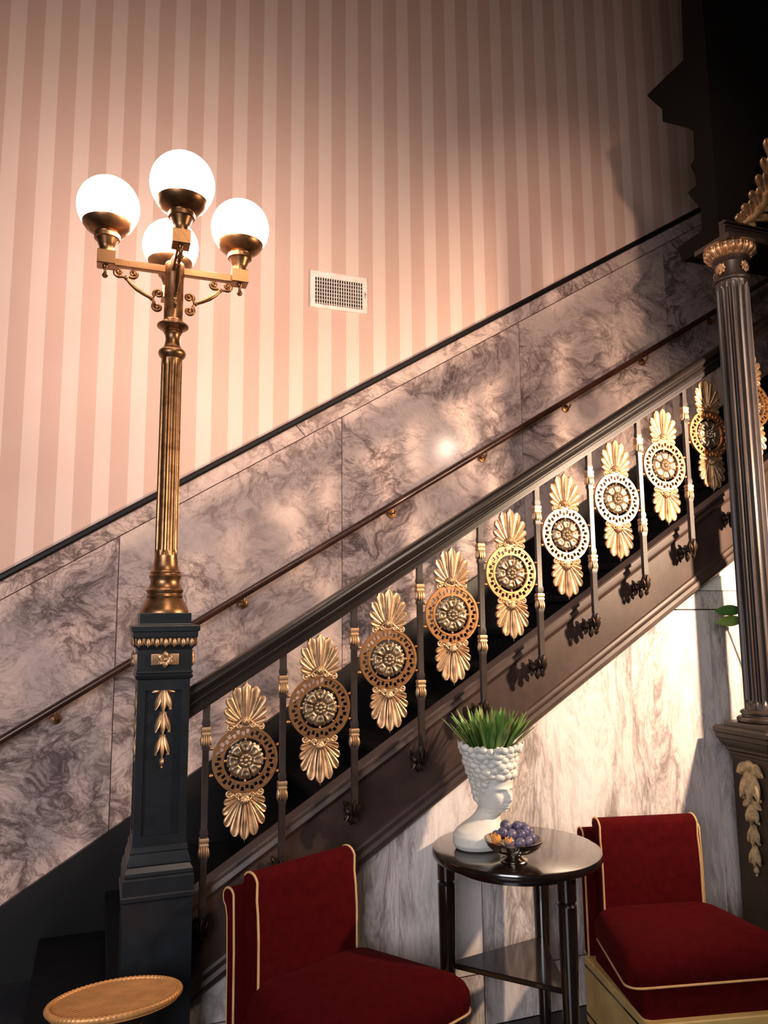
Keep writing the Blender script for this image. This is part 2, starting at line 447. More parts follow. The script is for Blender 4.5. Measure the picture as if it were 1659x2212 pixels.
def make_medallion():
    x = .512; t = thing('medallion', '', 'medallion', (x,2.87,ZM(x)), 0, 'gilt medallions between the balusters')
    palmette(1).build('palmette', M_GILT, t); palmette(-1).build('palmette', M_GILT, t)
    b = MB()
    ring_band(b, .1090,.118,-.007,.006); ring_band(b, .0775,.0855,-.007,.006)
    n = 18; w = .0040
    for k in range(n):
        a = 2*PI*k/n; d = PI/n; q = w/2/.097
        pbox(b, .085,.0930, a, a+d, -.005,.005); pbox(b, .1015,.1095, a+d, a+2*d, -.005,.005)
        pbox(b, .083,.1112, a-q, a+q, -.0055,.005); pbox(b, .083,.1112, a+d-q, a+d+q, -.0055,.005)
    for k in range(8):
        a = 2*PI*k/8
        b.sphere(V(.0735*math.cos(a), -.002, .0735*math.sin(a)), .0048 if k % 2 == 0 else .003, 6, (1,1,1.3))
    b.build('ring', M_RING, t, 30)
    b = MB(); nr, na = 30, 128; rows = []
    for i in range(nr+1):
        u = i/nr; row = []
        for k in range(na):
            a = 2*PI*k/na
            R = .0625+.0050*abs(math.cos(4*a))**.7+.0018*math.cos(24*a)
            r = max(R*u, .0003); h = 0
            rr = r/.0675
            lf = abs(math.cos(4*a)); 
            if rr < .13: h = .013+.006*math.cos(rr/.13*PI/2)
            elif rr < .36: h = .009+.007*math.sin((rr-.13)/.23*PI)*(.35+.65*abs(math.cos(4*a+PI/4*0))**.8)
            else:
                q = (rr-.36)/.64
                h = .004+.011*math.sin(min(1,q*1.06)*PI)*(.30+.70*lf**.6) - .0045*math.exp(-((lf-1)/.06)**2)*math.sin(q*PI)
                h += .0016*math.cos(24*a)*math.sin(q*PI*.9) + .0022*math.sin(q*PI*3.2)*lf
            row.append(V(r*math.cos(a), -h, r*math.sin(a)))
        rows.append(row)
    rows.append([V(p.x*.98, .006, p.z*.98) for p in rows[-1]])
    b.loft(rows); b.build('rosette', M_ROSE, t, 60)
    for sx in (1,-1):
        for sz in (1,-1):
            b = MB(); b.sphere(V(sx*.121,0,sz*.047), .0085, 8, (1.15,.8,.8)); b.build('stud', M_RING, t)
    return t
m0 = make_medallion()
m0['label'] = 'gilt palmette medallion lowest on the stairs, first beside the newel post'
for i in range(1, 10):
    x = .512+.2776*i
    lab = 'gilt palmette medallion, %s up the stairs from the newel post' % ordn[i]
    if i == 8: lab = 'gilt palmette medallion just left of the fluted column, partly shaded by it'
    if i == 9: lab = 'gilt palmette medallion cut off by the right side of the fluted column'
    dup(m0, (x,2.87,ZM(x)), lab)

def collar(z0, z1, sgn):
    # gilt leaf collar: cuff with banding at one end and leaf tips at the other
    b = MB(); z = lambda u: z0+(z1-z0)*(u if sgn > 0 else 1-u)
    b.square([(.0150,z(0)), (.0165,z(.06)), (.0165,z(.22)), (.0145,z(.26)), (.0145,z(.32)), (.0165,z(.36)), (.0160,z(.46)), (.0140,z(.5)), (.0145,z(.85)), (.0155,z(.93))] if sgn > 0 else
             list(reversed([(.0150,z(0)), (.0165,z(.06)), (.0165,z(.22)), (.0145,z(.26)), (.0145,z(.32)), (.0165,z(.36)), (.0160,z(.46)), (.0140,z(.5)), (.0145,z(.85)), (.0155,z(.93))])), 0, 0, .85)
    up = V(0,0,sgn)
    for ax in ((0,-1),(1,0),(-1,0)):
        nr = V(ax[0],ax[1],0)
        sd = nr.cross(V(0,0,1))
        for s in (-.0085,0,.0085):
            b.petal(nr*.0125+sd*s+V(0,0,z(.42)), up, nr, (z1-z0)*.66, .0050, .004, curl=.10, groove=.1, peak=.6)
    return b
def make_rod():
    x = .371; t = thing('baluster', '', 'baluster', (x,2.87,ZM(x)), 0, 'slim black balusters of the stair')
    b = MB()
    rad = [(.0115,-.425), (.0115,-.25), (.0145,-.235), (.0105,-.222), (.0108,-.17), (.014,-.150), (.0105,-.135), (.0105,.125), (.014,.135), (.011,.148), (.011,.21), (.0145,.222), (.0115,.238), (.0115,.312)]
    b.square(rad, 0, 0, .85)
    pts, rr = [], []
    for i in range(11):
        a = PI/2*i/10; pts.append(V(0, .046-.046*math.cos(a), -.42-.052*math.sin(a))); rr.append(.0125+.004*math.sin(a*1.4))
    pts += [V(0,.07,-.474), V(0,.089,-.478)]; rr += [.016,.012]
    b.tube(pts, rr, 10)
    b.build('shaft', M_IRON, t, 35)
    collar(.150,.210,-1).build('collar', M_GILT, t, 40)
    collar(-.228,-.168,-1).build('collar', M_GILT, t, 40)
    b = MB()
    # acanthus wrapped round the foot of the rod
    b.petal(V(0,-.012,-.500), V(0,.02,1), V(0,-1,0), .075, .012, .007, curl=.06, peak=.55, groove=.4)
    for s in (1,-1):
        b.petal(V(s*.009,-.004,-.495), V(s*.10,.0,1), V(s*.8,-.6,0), .052, .009, .006, curl=.12, peak=.6)
        b.petal(V(s*.010,.03,-.495), V(s*.22,.3,.75), V(s,-.2,0), .034, .010, .006, curl=.12)
        b.petal(V(s*.006,.065,-.470), V(s*.45,.25,.6), V(0,-1,.2), .030, .009, .006, curl=.2)
        b.petal(V(s*.006,.055,-.485), V(s*.4,.15,-.8), V(0,-1,-.2), .036, .011, .007, curl=.2)
    b.petal(V(0,.035,-.490), V(0,.25,-1), V(0,-1,0), .042, .013, .008, curl=.12)
    b.petal(V(0,-.004,-.490), V(0,.3,-1), V(0,-1,0), .030, .011, .007, curl=.15)
    b.sphere(V(0,.074,-.478), .020, 8, (1,.7,1))
    b.build('leaf_bracket', M_LEAFIRON, t, 60)
    return t
r0 = make_rod(); r0['label'] = 'slim black baluster with gilt collars nearest the newel post'
for i in range(1, 11):
    x = .371+.2776*i
    lab = 'slim black baluster with gilt collars, %s up from the newel post' % (ordn+['eleventh'])[i]
    if i == 9: lab = 'slim black baluster hidden behind the fluted column, leafy foot showing'
    if i == 10: continue
    dup(r0, (x,2.87,ZM(x)), lab)

# ------------------------------------------------------------------ newel post
NX, NY = .215, 2.87
nw = thing('newel_post', 'square black newel post with gilt ornaments carrying the globe lamp', 'newel post', (NX,NY,0))
b = MB()
b.square([(.110,0), (.110,.700), (.118,.706), (.118,.718), (.113,.722)]); b.build('plinth', M_NEWEL, nw, 25)
b = MB()
b.square([(.113,.719), (.113,.770), (.106,.776), (.110,.780), (.109,.790), (.098,.806), (.102,.811), (.101,.818), (.092,.845), (.094,.850), (.091,.862), (.0855,.866)])
b.build('base_moulding', M_NEWEL, nw, 25)
b = MB()
b.square([(.074,.86), (.074,1.412)])
for s in (1,-1):
    for t in (1,-1): b.bbox(*sorted((s*.060,s*.0861)), *sorted((t*.060,t*.0861)), .864, 1.410, .002)
for z0, z1 in ((.862,.90), (1.372,1.412)): b.square([(.0865,z0), (.0865,z1)])
for ax in range(4):                         # inner fillet round each sunk panel
    for q in (-1,1):
        r = Matrix.Rotation(ax*PI/2, 4, 'Z')
        for sx in (-1,1):
            ring = [[r @ V(sx*(.053+dx), y, z) for dx, y in ((0,-.078), (.0068,-.078), (.0068,-.070), (0,-.070))] for z in (.905,1.368)]
            if q == 1: b.loft(ring)
b.build('shaft', M_NEWEL, nw, 25)
b = MB()
b.square([(.087,1.408), (.093,1.412), (.096,1.420), (.091,1.424), (.091,1.427), (.095,1.431), (.093,1.438), (.090,1.441), (.090,1.508), (.092,1.511), (.096,1.518), (.103,1.540), (.106,1.551), (.108,1.553), (.108,1.570), (.114,1.572), (.114,1.588), (.110,1.592), (.088,1.594), (.086,1.598), (.086,1.632), (.084,1.634)])
b.build('cap', M_NEWEL, nw, 25)
b = MB()
for ax in range(4):
    r = Matrix.Rotation(ax*PI/2, 4, 'Z')
    tmp = MB()
    for k in range(7):
        x = -.087+.029*k
        tmp.sphere(V(x,-.1035,1.534), .0095, 7, (.8,.65,1.5))
        tmp.tube([V(x-.0115,-.1045,1.548), V(x-.0102,-.1025,1.530), V(x,-.0995,1.519), V(x+.0102,-.1025,1.530), V(x+.0115,-.1045,1.548)], .0024, 6)
        if k < 6: tmp.petal(V(x+.0145,-.1045,1.549), V(0,.2,-1), V(0,-1,0), .030, .0032, .003, groove=0)
    tmp.bm.transform(r); me = bpy.data.meshes.new('t'); tmp.bm.to_mesh(me); tmp.bm.free(); b.bm.from_mesh(me); bpy.data.meshes.remove(me)
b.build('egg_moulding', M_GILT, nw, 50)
def plaque():
    b = MB()
    b.bbox(-.046,.046,-.0975,-.089,1.4565,1.4955,.002)
    for s in (-1,1):
        for k in range(4): b.tube([V(s*(.024+.006*k),-.0975,1.460), V(s*(.0235+.006*k),-.0998,1.476), V(s*(.024+.006*k),-.0975,1.492)], .0023, 6)
    for k in range(6):
        a = PI/2+2*PI*k/6
        b.petal(V(0,-.098,1.476), V(math.cos(a),0,math.sin(a)), V(0,-1,0), .028, .0125, .007, curl=.1, groove=.35, peak=.65)
    b.sphere(V(0,-.104,1.476), .0075, 7, (1,.8,1))
    return b
for ax in range(4):
    o = plaque().build('rosette_plaque', M_GILT, nw, 50); o.rotation_euler = (0,0,ax*PI/2)
def husk_drop(top, n, L_, W, depth=.009):
    """chain of bell husks below a small swag, hanging flat on the face at y=0, facing -y"""
    b = MB(); z = top
    for s in (-1,1):
        b.petal(V(0,0,z-.004), V(s,0,-.25), V(0,-1,0), W*1.25, W*.40, depth, curl=.05, bend=.22*s, groove=.35)
    b.sphere(V(0,-.004,z-.004), W*.42, 8, (1,.5,.9))
    z -= .012
    for k in range(n):
        w = W*(1-.12*k)
        b.sphere(V(0,-.004,z-.006), w*.28, 7, (1,.6,1))
        for s in (-1,0,1):
            b.petal(V(s*w*.18,-.001-(s == 0)*.003,z-.002), V(s*.17,0,-1), V(0,-1,0), L_*(1 if s == 0 else .92), w*.36, depth, curl=.10, bend=-.11*s, groove=.35, peak=.62, base=.6)
        for s in (-1,1):
            b.sphere(V(s*w*.70,-.004,z-L_*.88), w*.17, 6, (1,.6,.8))
        z -= L_*.98
    b.petal(V(0,0,z), V(0,0,-1), V(0,-1,0), L_*.42, W*.25, depth, groove=0)
    b.sphere(V(0,-.003,z-L_*.44), W*.13, 6)
    return b
for ax in (0,3):
    o = husk_drop(1.388,3,.077,.034).build('husk_ornament', M_GILT, nw, 50); r_ = Matrix.Rotation(ax*PI/2, 3, 'Z') @ V(0,-.075,0); o.location = r_; o.rotation_euler = (0,0,ax*PI/2)

# ------------------------------------------------------------------ globe lamp
lp = thing('lamp_post', 'four-armed brass lamp post with glowing white globes on the newel', 'lamp', (NX,NY,1.6335))
def zz(y): return (1195-y)/3.687*.00174
b = MB()
b.lathe([(.05,0), (.084,.001), (.084,.006), (.080,.016), (.070,.038), (.061,.052), (.062,.056), (.064,.060), (.061,.066), (.060,.070), (.064,.076), (.065,.082), (.060,.087), (.056,.092), (.052,.105), (.051,.118), (.055,.126), (.057,.132), (.053,.138), (.052,.142), (.054,.146), (.047,.153), (.043,.170), (.041,.186), (.0395,.200), (.0395,.206)], n=40)
b.build('base', M_BRASS, lp, 40)
b = MB(); nf = 14
def fl(a, z):
    e = min(1, max(0, (z-.205)/.02))*min(1, max(0, (.935-z)/.02))
    return 1-.13*e*abs(math.sin(nf*a/2))**.7
b.lathe([(.0395,.204), (.0395,.215), (.0395,.228), (.0392,.4), (.0385,.6), (.0378,.8), (.0375,.91), (.0375,.925), (.0375,.940)], n=nf*10, rf=fl)
b.build('fluted_shaft', M_BRASS, lp, 60)
b = MB()
b.lathe([(.036,.938), (.040,.944), (.047,.952), (.0505,.961), (.049,.970), (.042,.977), (.034,.983), (.029,.995), (.026,1.010), (.0255,1.020), (.028,1.034), (.032,1.040), (.031,1.044), (.036,1.048), (.035,1.052), (.040,1.056), (.050,1.060), (.0575,1.066), (.0575,1.072), (.051,1.078), (.045,1.082), (.038,1.088), (.035,1.096), (.035,1.262), (.037,1.268), (.037,1.310), (.034,1.318), (.02,1.325), (.012,1.34), (.006,1.352), (.001,1.354)], n=40)
b.build('upper_pole', M_BRASS, lp, 40)
AZ = 2.922-1.6335
GZ = 3.138-1.6335
def make_arm(rz, lab, first=None):
    b = MB()
    b.bbox(.03,.25,-.0125,.0125,AZ-.014,AZ+.014,.002)
    b.bbox(.213,.277,-.031,.031,AZ-.018,AZ+.036,.003)
    a = b.build('arm', M_BRASS, lp, 30); a.rotation_euler = (0,0,rz)
    X = .245; z0 = AZ+.034
    b = MB()
    b.lathe([(.020,z0-.004), (.030,z0), (.030,z0+.006), (.0255,z0+.010), (.0255,z0+.020), (.028,z0+.026), (.034,z0+.040), (.040,z0+.052), (.046,z0+.054), (.047,z0+.068), (.043,z0+.071), (.044,z0+.074), (.060,z0+.081), (.078,z0+.094), (.089,z0+.110), (.0905,z0+.116), (.087,z0+.114), (.072,z0+.100), (.04,z0+.085)], (X,0,0), 40)
    b.build('socket_cup', M_BRASS, a, 40)
    b = MB(); b.sphere(V(X,0,GZ), .112, 24); b.build('globe', M_GLOBE, a, 180)
    b = MB()
    b.lathe([(.002,AZ-.062), (.007,AZ-.061), (.0115,AZ-.053), (.008,AZ-.045), (.005,AZ-.042), (.0055,AZ-.030), (.010,AZ-.025), (.012,AZ-.018), (.012,AZ-.014)], (X+.002,0,0), 18)
    b.build('finial', M_BRASS, a, 40)
    b = MB(); ux, uz = V(1,0,0), V(0,0,1)
    J1, J2 = V(.172,0,AZ-.052), V(.080,0,AZ-.118)
    b.tube([J1, V(.155,0,AZ-.072), V(.132,0,AZ-.090), V(.106,0,AZ-.106), J2], [.0075,.008,.010,.008,.0075], 8)
    for p, r in ((J1,.0095), (V(.132,0,AZ-.090),.009), (J2,.0095)): b.sphere(p, r, 7)
    for c, r, a0, sg in ((V(.200,0,AZ-.033),.018,-PI*.62,1), (V(.148,0,AZ-.033),.017,-PI*.3,-1)):
        e = b.spiral(c, ux, uz, r, 1.35, a0, .0064, sg); b.tube([J1, (J1+e)/2+V(0,0,.001), e], [.0055,.0052,.0052], 8)
    for c, r, a0, sg in ((V(.056,0,AZ-.098),.018,-.5,1), (V(.058,0,AZ-.150),.0185,PI*.3,-1)):
        e = b.spiral(c, ux, uz, r, 1.35, a0, .0066, sg); b.tube([J2, (J2+e)/2, e], [.0055,.0054,.0054], 8)
    b.build('scroll_bracket', M_BRASS, a, 50)
    return a
for k in range(4): make_arm(k*PI/2, '')

# ------------------------------------------------------------------ wall vent
vt = thing('air_vent', 'white metal air vent grille on the striped wall', 'vent', (1.239,4.112,3.502))
W2, H2 = .175, .113
b = MB()
ow, oh, iw, ih = W2, H2, W2-.029, H2-.024
b.grid([[V(sx*w_,y,sz*h_) for sx, sz in ((-1,-1),(1,-1),(1,1),(-1,1))] for w_, h_, y in ((ow,oh,0), (ow,oh,-.008), (ow-.004,oh-.004,-.014), (iw+.003,ih+.003,-.014), (iw,ih,-.011), (iw,ih,0))], close_u=True, close_v=True)
b.build('frame', M_VENT, vt, 0)
b = MB(); b.box(-iw,iw,-.0012,-.0002,-ih,ih); b.build('vent_shade_sheet', M_VENT_SHADE, vt, 0)  # flat sheet, shade inside the vent put into its colour
b = MB()
for k in range(21):
    x = -iw+2*iw*k/20; b.box(x-.0022,x+.0022,-.012,-.003,-ih,ih)
for k in range(8):
    z = -ih+2*ih*(k+.4)/8; b.box(-iw,iw,-.008,-.002,z-.0013,z+.0013)
b.box(-iw,iw,-.009,-.002,ih-.012,ih)
b.build('vanes', M_VENT, vt, 0)
b = MB(); b.box(.158,.1605,-.0165,-.014,-.02,.02); b.box(.156,.166,-.022,-.016,.002,.005); b.build('lever', plain('grey_steel',(.3,.22,.2),.4,.6), vt, 0)

# ------------------------------------------------------------------ column
CX, CY = 2.811, 2.737
cl = thing('column', 'slender black fluted column with gilt capital on a panelled pedestal', 'column', (CX,CY,0))
b = MB()
b.square([(.115,0), (.115,.10), (.105,.115), (.100,.13), (.100,.965), (.104,.975), (.104,.985), (.108,.990), (.108,1.000), (.118,1.010), (.118,1.020), (.126,1.028), (.137,1.048), (.139,1.056), (.145,1.062), (.145,1.080), (.152,1.086), (.152,1.104), (.146,1.112)])
b.build('pedestal', plain('black_brown_paint', (.016,.010,.008), .45, spec=.4, var=.3), cl, 25)
for ax, lx, ly, sc in ((-PI/2, -.101, 0, 1.5), (0, 0, -.101, 1.5)):
    b = husk_drop(0,1,.150,.066,.014)
    b2 = husk_drop(-.150,3,.088,.046,.012); me = bpy.data.meshes.new('t'); b2.bm.to_mesh(me); b2.bm.free(); b.bm.from_mesh(me); bpy.data.meshes.remove(me)
    o = b.build('husk_ornament', M_PALEGILT, cl, 50); o.location = (lx,ly,.955); o.rotation_euler = (0,0,ax)
b = MB()
b.square([(.118,1.110), (.118,1.134)])
b.lathe([(.105,1.133), (.112,1.140), (.113,1.150), (.106,1.158), (.092,1.162), (.090,1.168), (.096,1.172), (.097,1.180), (.090,1.186), (.080,1.190)], n=40)
b.build('base', M_IRON, cl, 30)
nf2 = 16
def fl2(a, z):
    e = min(1, max(0, (z-1.21)/.02))*min(1, max(0, (3.185-z)/.02)); s = abs(math.sin(nf2*a/2))
    return 1-.20*e*(max(0, s-.30)/.70)**.6
b = MB()
b.lathe([(.077,1.186), (.077,1.21), (.077,1.22), (.077,1.235), (.077,1.8), (.076,2.4), (.075,3.0), (.0745,3.16), (.0745,3.175), (.0745,3.19), (.0745,3.20)], n=nf2*12, rf=fl2)
b.build('fluted_shaft', M_IRON, cl, 60)
b = MB()
b.lathe([(.074,3.198), (.082,3.202), (.085,3.210), (.082,3.218), (.074,3.222), (.072,3.226), (.072,3.292), (.078,3.297), (.083,3.303), (.080,3.310), (.088,3.322), (.105,3.340), (.112,3.360), (.112,3.372)], n=40)
b.square([(.112,3.370), (.112,3.3955)])
b.build('capital', M_IRON, cl, 40)
b = MB()
b.lathe([(.084,3.314), (.092,3.320), (.096,3.328), (.09,3.335)], n=36)
for k in range(20):
    a = 2*PI*k/20; d = V(math.cos(a), math.sin(a), 0)
    b.petal(d*.098+V(0,0,3.376), V(d.x*-.25,d.y*-.25,-1), d, .062, .0165, .020, curl=0, groove=.0, peak=.5, base=.8)
    a += PI/20; d = V(math.cos(a), math.sin(a), 0)
    b.petal(d*.110+V(0,0,3.374), V(d.x*-.35,d.y*-.35,-1), d, .06, .004, .008, groove=0)
b.lathe([(.10,3.366), (.119,3.368), (.123,3.374), (.119,3.380), (.10,3.381)], n=40)
b.build('egg_moulding', M_GILT, cl, 60)
def rosette_small():
    b = MB()
    for k in range(8):
        a = 2*PI*k/8; b.petal(V(0,-.074,3.258), V(math.cos(a),0,math.sin(a)), V(0,-1,0), .030, .011, .007, curl=.1, groove=.4, peak=.7)
    for k in range(6):
        a = 2*PI*k/6; b.petal(V(0,-.080,3.258), V(math.cos(a),0,math.sin(a)), V(0,-1,0), .015, .007, .005, curl=.2, groove=.2)
    b.sphere(V(0,-.086,3.258), .005, 6)
    return b
for ax in range(4):
    o = rosette_small().build('rosette', M_GILT, cl, 50); o.rotation_euler = (0,0,ax*PI/2+math.radians(8))

# entablature above it
en = thing('entablature', 'tall black moulded entablature overhead resting on the fluted column', 'entablature', (2.725,2.737,3.396))
bk = [(.060,0), (.215,.004), (.232,.022), (.238,.055), (.263,.092), (.205,.098), (.100,.100), (.078,.105), (.078,.215), (.095,.245), (.155,.342), (.155,.348), (.108,.350), (.094,.352), (.098,.402), (.124,.472), (.124,.478), (.096,.490), (.090,.640), (.130,.690), (.300,.832), (.300,.905), (.370,1.002), (.405,1.055), (.405,1.063), (.125,1.065), (.110,1.40), (.110,3.6)]
fr_ = [(-y if z > .2 else -.03, z) for y, z in bk]
b = MB()
b.sweep(bk + [(-.03,3.6), (-.03,0)], [(0,0,0), (1.9,0,0)])
b.build('beam', plain('matt_black_paint', (.0035,.003,.003), .7, spec=.08), en, 25)
b = MB()
b.sweep([(-.029,0), (-.066,0), (-.066,.052), (-.072,.054), (-.072,.062), (-.060,.064), (-.060,.070), (-.074,.073), (-.074,.080), (-.066,.086), (-.029,.088)], [(.0,0,0), (1.9,0,0)])
b.build('ledge_moulding', M_BLACK, en, 25)
b = MB()
def acan(b, o):
    spine = [(0,0,.0), (.05,-.01,.03), (.10,-.016,.085), (.145,-.02,.16), (.18,-.02,.25), (.20,-.02,.36)]
    b.tube([o+V(*p) for p in spine], [.014,.022,.026,.026,.022,.016], 12)
    for i, (p, Ln) in enumerate(zip(spine, (.055,.085,.10,.11,.11,.10))):
        q = o+V(*p)
        b.lobe(q, V(-.75+.09*i,-.15,.62), V(-.25,-1,.15), Ln, .024, .020, bend=-.22, curl=.14, groove=.45, p=.7, base=.5)
        b.lobe(q+V(0,-.008,.01), V(-.35,-.25,.9), V(-.2,-1,.2), Ln*.8, .018, .016, bend=-.2, curl=.2, groove=.45, p=.7, base=.5)
        b.lobe(q+V(.01,0,-.005), V(.9,-.1,.35), V(.1,-1,.1), Ln*1.15, .022, .018, bend=.15, groove=.45, p=.75, base=.5)
acan(b, V(.115,-.060,.086))
b.build('acanthus_ornament', M_GILT, en, 60)

b = MB(); b.tube([V(.235,-.05,.24), V(.255,-.05,.31), V(.29,-.05,.39), V(.35,-.05,.47), V(.44,-.05,.54), V(.6,-.05,.60)], .016, 10); b.build('arch_moulding', M_BLACK, en, 60)

# ------------------------------------------------------------------ side table
tb = thing('side_table', 'round black lacquered side table with three legs and a triangular shelf', 'table', (1.49,2.66,0))
b = MB(); b.lathe([(.02,.728), (.300,.728), (.310,.731), (.314,.738), (.314,.752), (.311,.758), (.303,.760), (.02,.760)], n=72); b.build('tabletop', M_DARKWOOD, tb, 30)
b = MB(); b.lathe([(.225,.700), (.245,.700), (.245,.729), (.225,.729)], n=60); b.build('apron', M_DARKWOOD, tb, 30)
lg = []
for a in (40,160,-80):
    x, y = .262*math.cos(math.radians(a)), .262*math.sin(math.radians(a)); lg.append((x,y))
    b = MB()
    b.lathe([(.018,0), (.021,.01), (.024,.12), (.029,.36), (.032,.54), (.033,.634), (.030,.638), (.0275,.642), (.030,.646), (.033,.650), (.0335,.68), (.0335,.729)], (x,y,0), 28)
    b.build('leg', M_DARKWOOD, tb, 30)
    
b = MB()
b.loft([[V(x*s_,y*s_,z) for x, y in lg] for z, s_ in ((.342,.97), (.346,.99), (.358,.99), (.362,.97))])
b.build('shelf', M_DARKWOOD, tb, 0)

# ------------------------------------------------------------------ bust planter
BX, BY = 1.382, 2.715
bp = thing('bust_planter', 'white classical bust planter with curled hair on the side table', 'planter', (BX,BY,.7605), math.radians(14))
bp.scale = (1.03,1.03,1.035)
def g(x, s): return math.exp(-(x/s)**2)
# stacked sections: z, radius front-back, radius side, centre offset (front = -y)
secs = [(0,.066,.086,.0), (.006,.080,.100,.0), (.02,.087,.108,.0), (.045,.087,.107,.002), (.062,.078,.098,.003), (.078,.064,.080,.005), (.092,.053,.061,.006), (.105,.048,.051,.007), (.117,.050,.0485,.003), (.130,.064,.051,-.010), (.145,.073,.056,-.010), (.165,.079,.061,-.006), (.19,.083,.066,-.002), (.215,.085,.070,0), (.24,.088,.075,.001), (.27,.091,.083,.001), (.295,.095,.091,0), (.32,.101,.099,0), (.345,.108,.108,0), (.352,.1,.1,0), (.35,.09,.09,0), (.3,.08,.08,0)]
def interp(z):
    for i in range(len(secs)-4):
        a, c = secs[i], secs[i+1]
        if a[0] <= z <= c[0]:
            t = (z-a[0])/(c[0]-a[0]); t = t*t*(3-2*t)*.4+t*.6
            return [a[k]+(c[k]-a[k])*t for k in (1,2,3)]
    return list(secs[-4][1:])
def XO(z):
    t = min(1, max(0, (z-.05)/.09)); return .060*t*t*(3-2*t)-.012
b = MB(); rows = []; nz, na = 150, 128
for i in range(nz+1):
    z = .345*i/nz; ry, rx, off = interp(z); row = []
    for k in range(na):
        a = 2*PI*k/na                     # a = 0 is the front (-y)
        dx, dy = math.sin(a), -math.cos(a)
        x, y = rx*dx, ry*dy+off
        fx = x; f = 0
        if dy < 0:
            zf = (z-.122)*.92             # height above the chin
            f += .0165*g(fx,.0085)*g(zf-.047,.016)*(1 if zf < .047 else .8)+.0075*g(fx,.007)*g(zf-.064,.012)   # nose
            f += .0045*g(zf-.078,.006)*g(abs(fx)-.020,.020)        # brow
            f -= .0085*g(zf-.066,.0085)*g(abs(fx)-.021,.012)       # eye sockets
            f += .0048*g(zf-.0655,.0045)*g(abs(fx)-.021,.008)      # eyeballs
            f += .0050*g(zf-.0265,.0035)*g(fx,.014)+.0055*g(zf-.0185,.0035)*g(fx,.012)  # lips
            f -= .0035*g(zf-.0225,.0018)*g(fx,.014)
            f += .0060*g(zf-.004,.010)*g(fx,.014)                   # chin
            f += .0035*g(zf-.042,.016)*g(abs(fx)-.036,.014)         # cheeks
            f -= .0030*g(zf-.012,.005)*g(fx,.013)
        row.append(V(x+XO(z), y-1.35*f, z))
    rows.append(row)
ry, rx, off = .094, .094, 0
rows.append([V(XO(1)+.100*math.sin(2*PI*k/na), -.100*math.cos(2*PI*k/na), .352) for k in range(na)])
rows.append([V(XO(1)+.090*math.sin(2*PI*k/na), -.090*math.cos(2*PI*k/na), .350) for k in range(na)])
rows.append([V(XO(1)+.080*math.sin(2*PI*k/na), -.080*math.cos(2*PI*k/na), .315) for k in range(na)])
b.loft(rows); b.build('bust', M_BUST, bp, 180)
b = MB()
rc = random.Random(3)
for ring_, z in enumerate((.158,.172,.187,.203,.219,.236,.253,.271,.289,.307,.326)):
    ry, rx, off = interp(z); n = 17 if z > .24 else 22
    for k in range(n):
        a = 2*PI*(k+.5*(ring_ % 2)+.35*(rc.random()-.5))/n
        front = abs(((a+PI) % (2*PI))-PI)
        if z < .247 and front < (1.45 if z < .19 else 1.2 if z < .215 else .95): continue
        if z < .175 and front < 2.0: continue
        r = (.0105+.006*rc.random()) if z < .24 else (.0135+.0075*rc.random())
        sk = .006 if front < 1.15 and z < .30 else .0105
        b.sphere(V(XO(z)+(rx-sk)*math.sin(a), -(ry-sk)*math.cos(a)+off, z+.008*(rc.random()-.5)), r*1.12, 7, (1+.25*rc.random(),1+.25*rc.random(),.75+.25*rc.random()))
for k in range(26):
    a = 2*PI*k/26; b.sphere(V(XO(1)+.108*math.sin(a), -.108*math.cos(a), .345+.004*math.sin(k*2.4)), .0115+.003*rc.random(), 6)
for k in range(9):
    a = 2*PI*k/9+.3; b.petal(V(XO(1)+.104*math.sin(a), -.104*math.cos(a), .332), V(.7*math.sin(a),-.7*math.cos(a),.7), V(.6*math.sin(a),-.6*math.cos(a),-.6), .036, .016, .006, curl=-.2)
b.build('hair', M_BUST, bp, 60)
b = MB(); b.lathe([(.01,.325), (.088,.325), (.088,.336), (.05,.343), (.01,.345)], (XO(1),0,0), n=32); b.build('soil', M_SOIL, bp, 60)
# plant in the planter
pt = thing('houseplant', 'spiky green houseplant growing out of the white bust planter', 'plant', (BX+.0465,BY+.012,(.7605+.357)))
b = MB(); rp = random.Random(11)
for k in range(190):
    a = rp.random()*2*PI; e = rp.random()**.6; r0_ = .075*math.sqrt(rp.random())
    o = V(r0_*math.cos(a), r0_*math.sin(a), -.012)
    d = V(math.cos(a)*(.10+.60*r0_/.075*e), math.sin(a)*(.10+.60*r0_/.075*e), 1.0-.35*r0_/.075)
    Ln = .095+.08*rp.random()
    b.petal(o, d, V(-math.sin(a)*.3+math.cos(a)*-.3, math.cos(a)*.3+math.sin(a)*-.3, 1), Ln, .0058+.004*rp.random(), .003, curl=-.06*rp.random(), groove=.6, peak=.4 if rp.random() < .5 else .55, nu=6, na=8, base=.8)
b.build('foliage', M_LEAF, pt, 60)

# ------------------------------------------------------------------ fruit bowl
WX, WY = 1.399, 2.513
bw = thing('fruit_bowl', 'small footed dark silver bowl of grapes on the black side table', 'bowl', (WX,WY,.7605))
def rib(a, z): return 1+.018*abs(math.sin(18*a))*(1 if .03 < z < .062 else 0)
b = MB()
b.lathe([(.02,0), (.046,.0), (.048,.004), (.045,.009), (.032,.013), (.027,.019), (.030,.026), (.050,.031), (.074,.040), (.091,.054), (.098,.068), (.103,.071), (.103,.076), (.098,.076), (.086,.060), (.068,.049), (.02,.042)], n=108, rf=rib)
b.build('bowl', M_SILVER, bw, 50)
b = MB(); b.spiral(V(-.03,-.092,.052), V(1,0,0), V(0,0,1), .014, 1.1, 0, .004); b.petal(V(-.055,-.085,.050), V(1,-.1,.15), V(0,-1,.3), .07, .010, .006, groove=.3); b.build('handle', M_SILVER, bw, 50)
rg = random.Random(5); gl = []
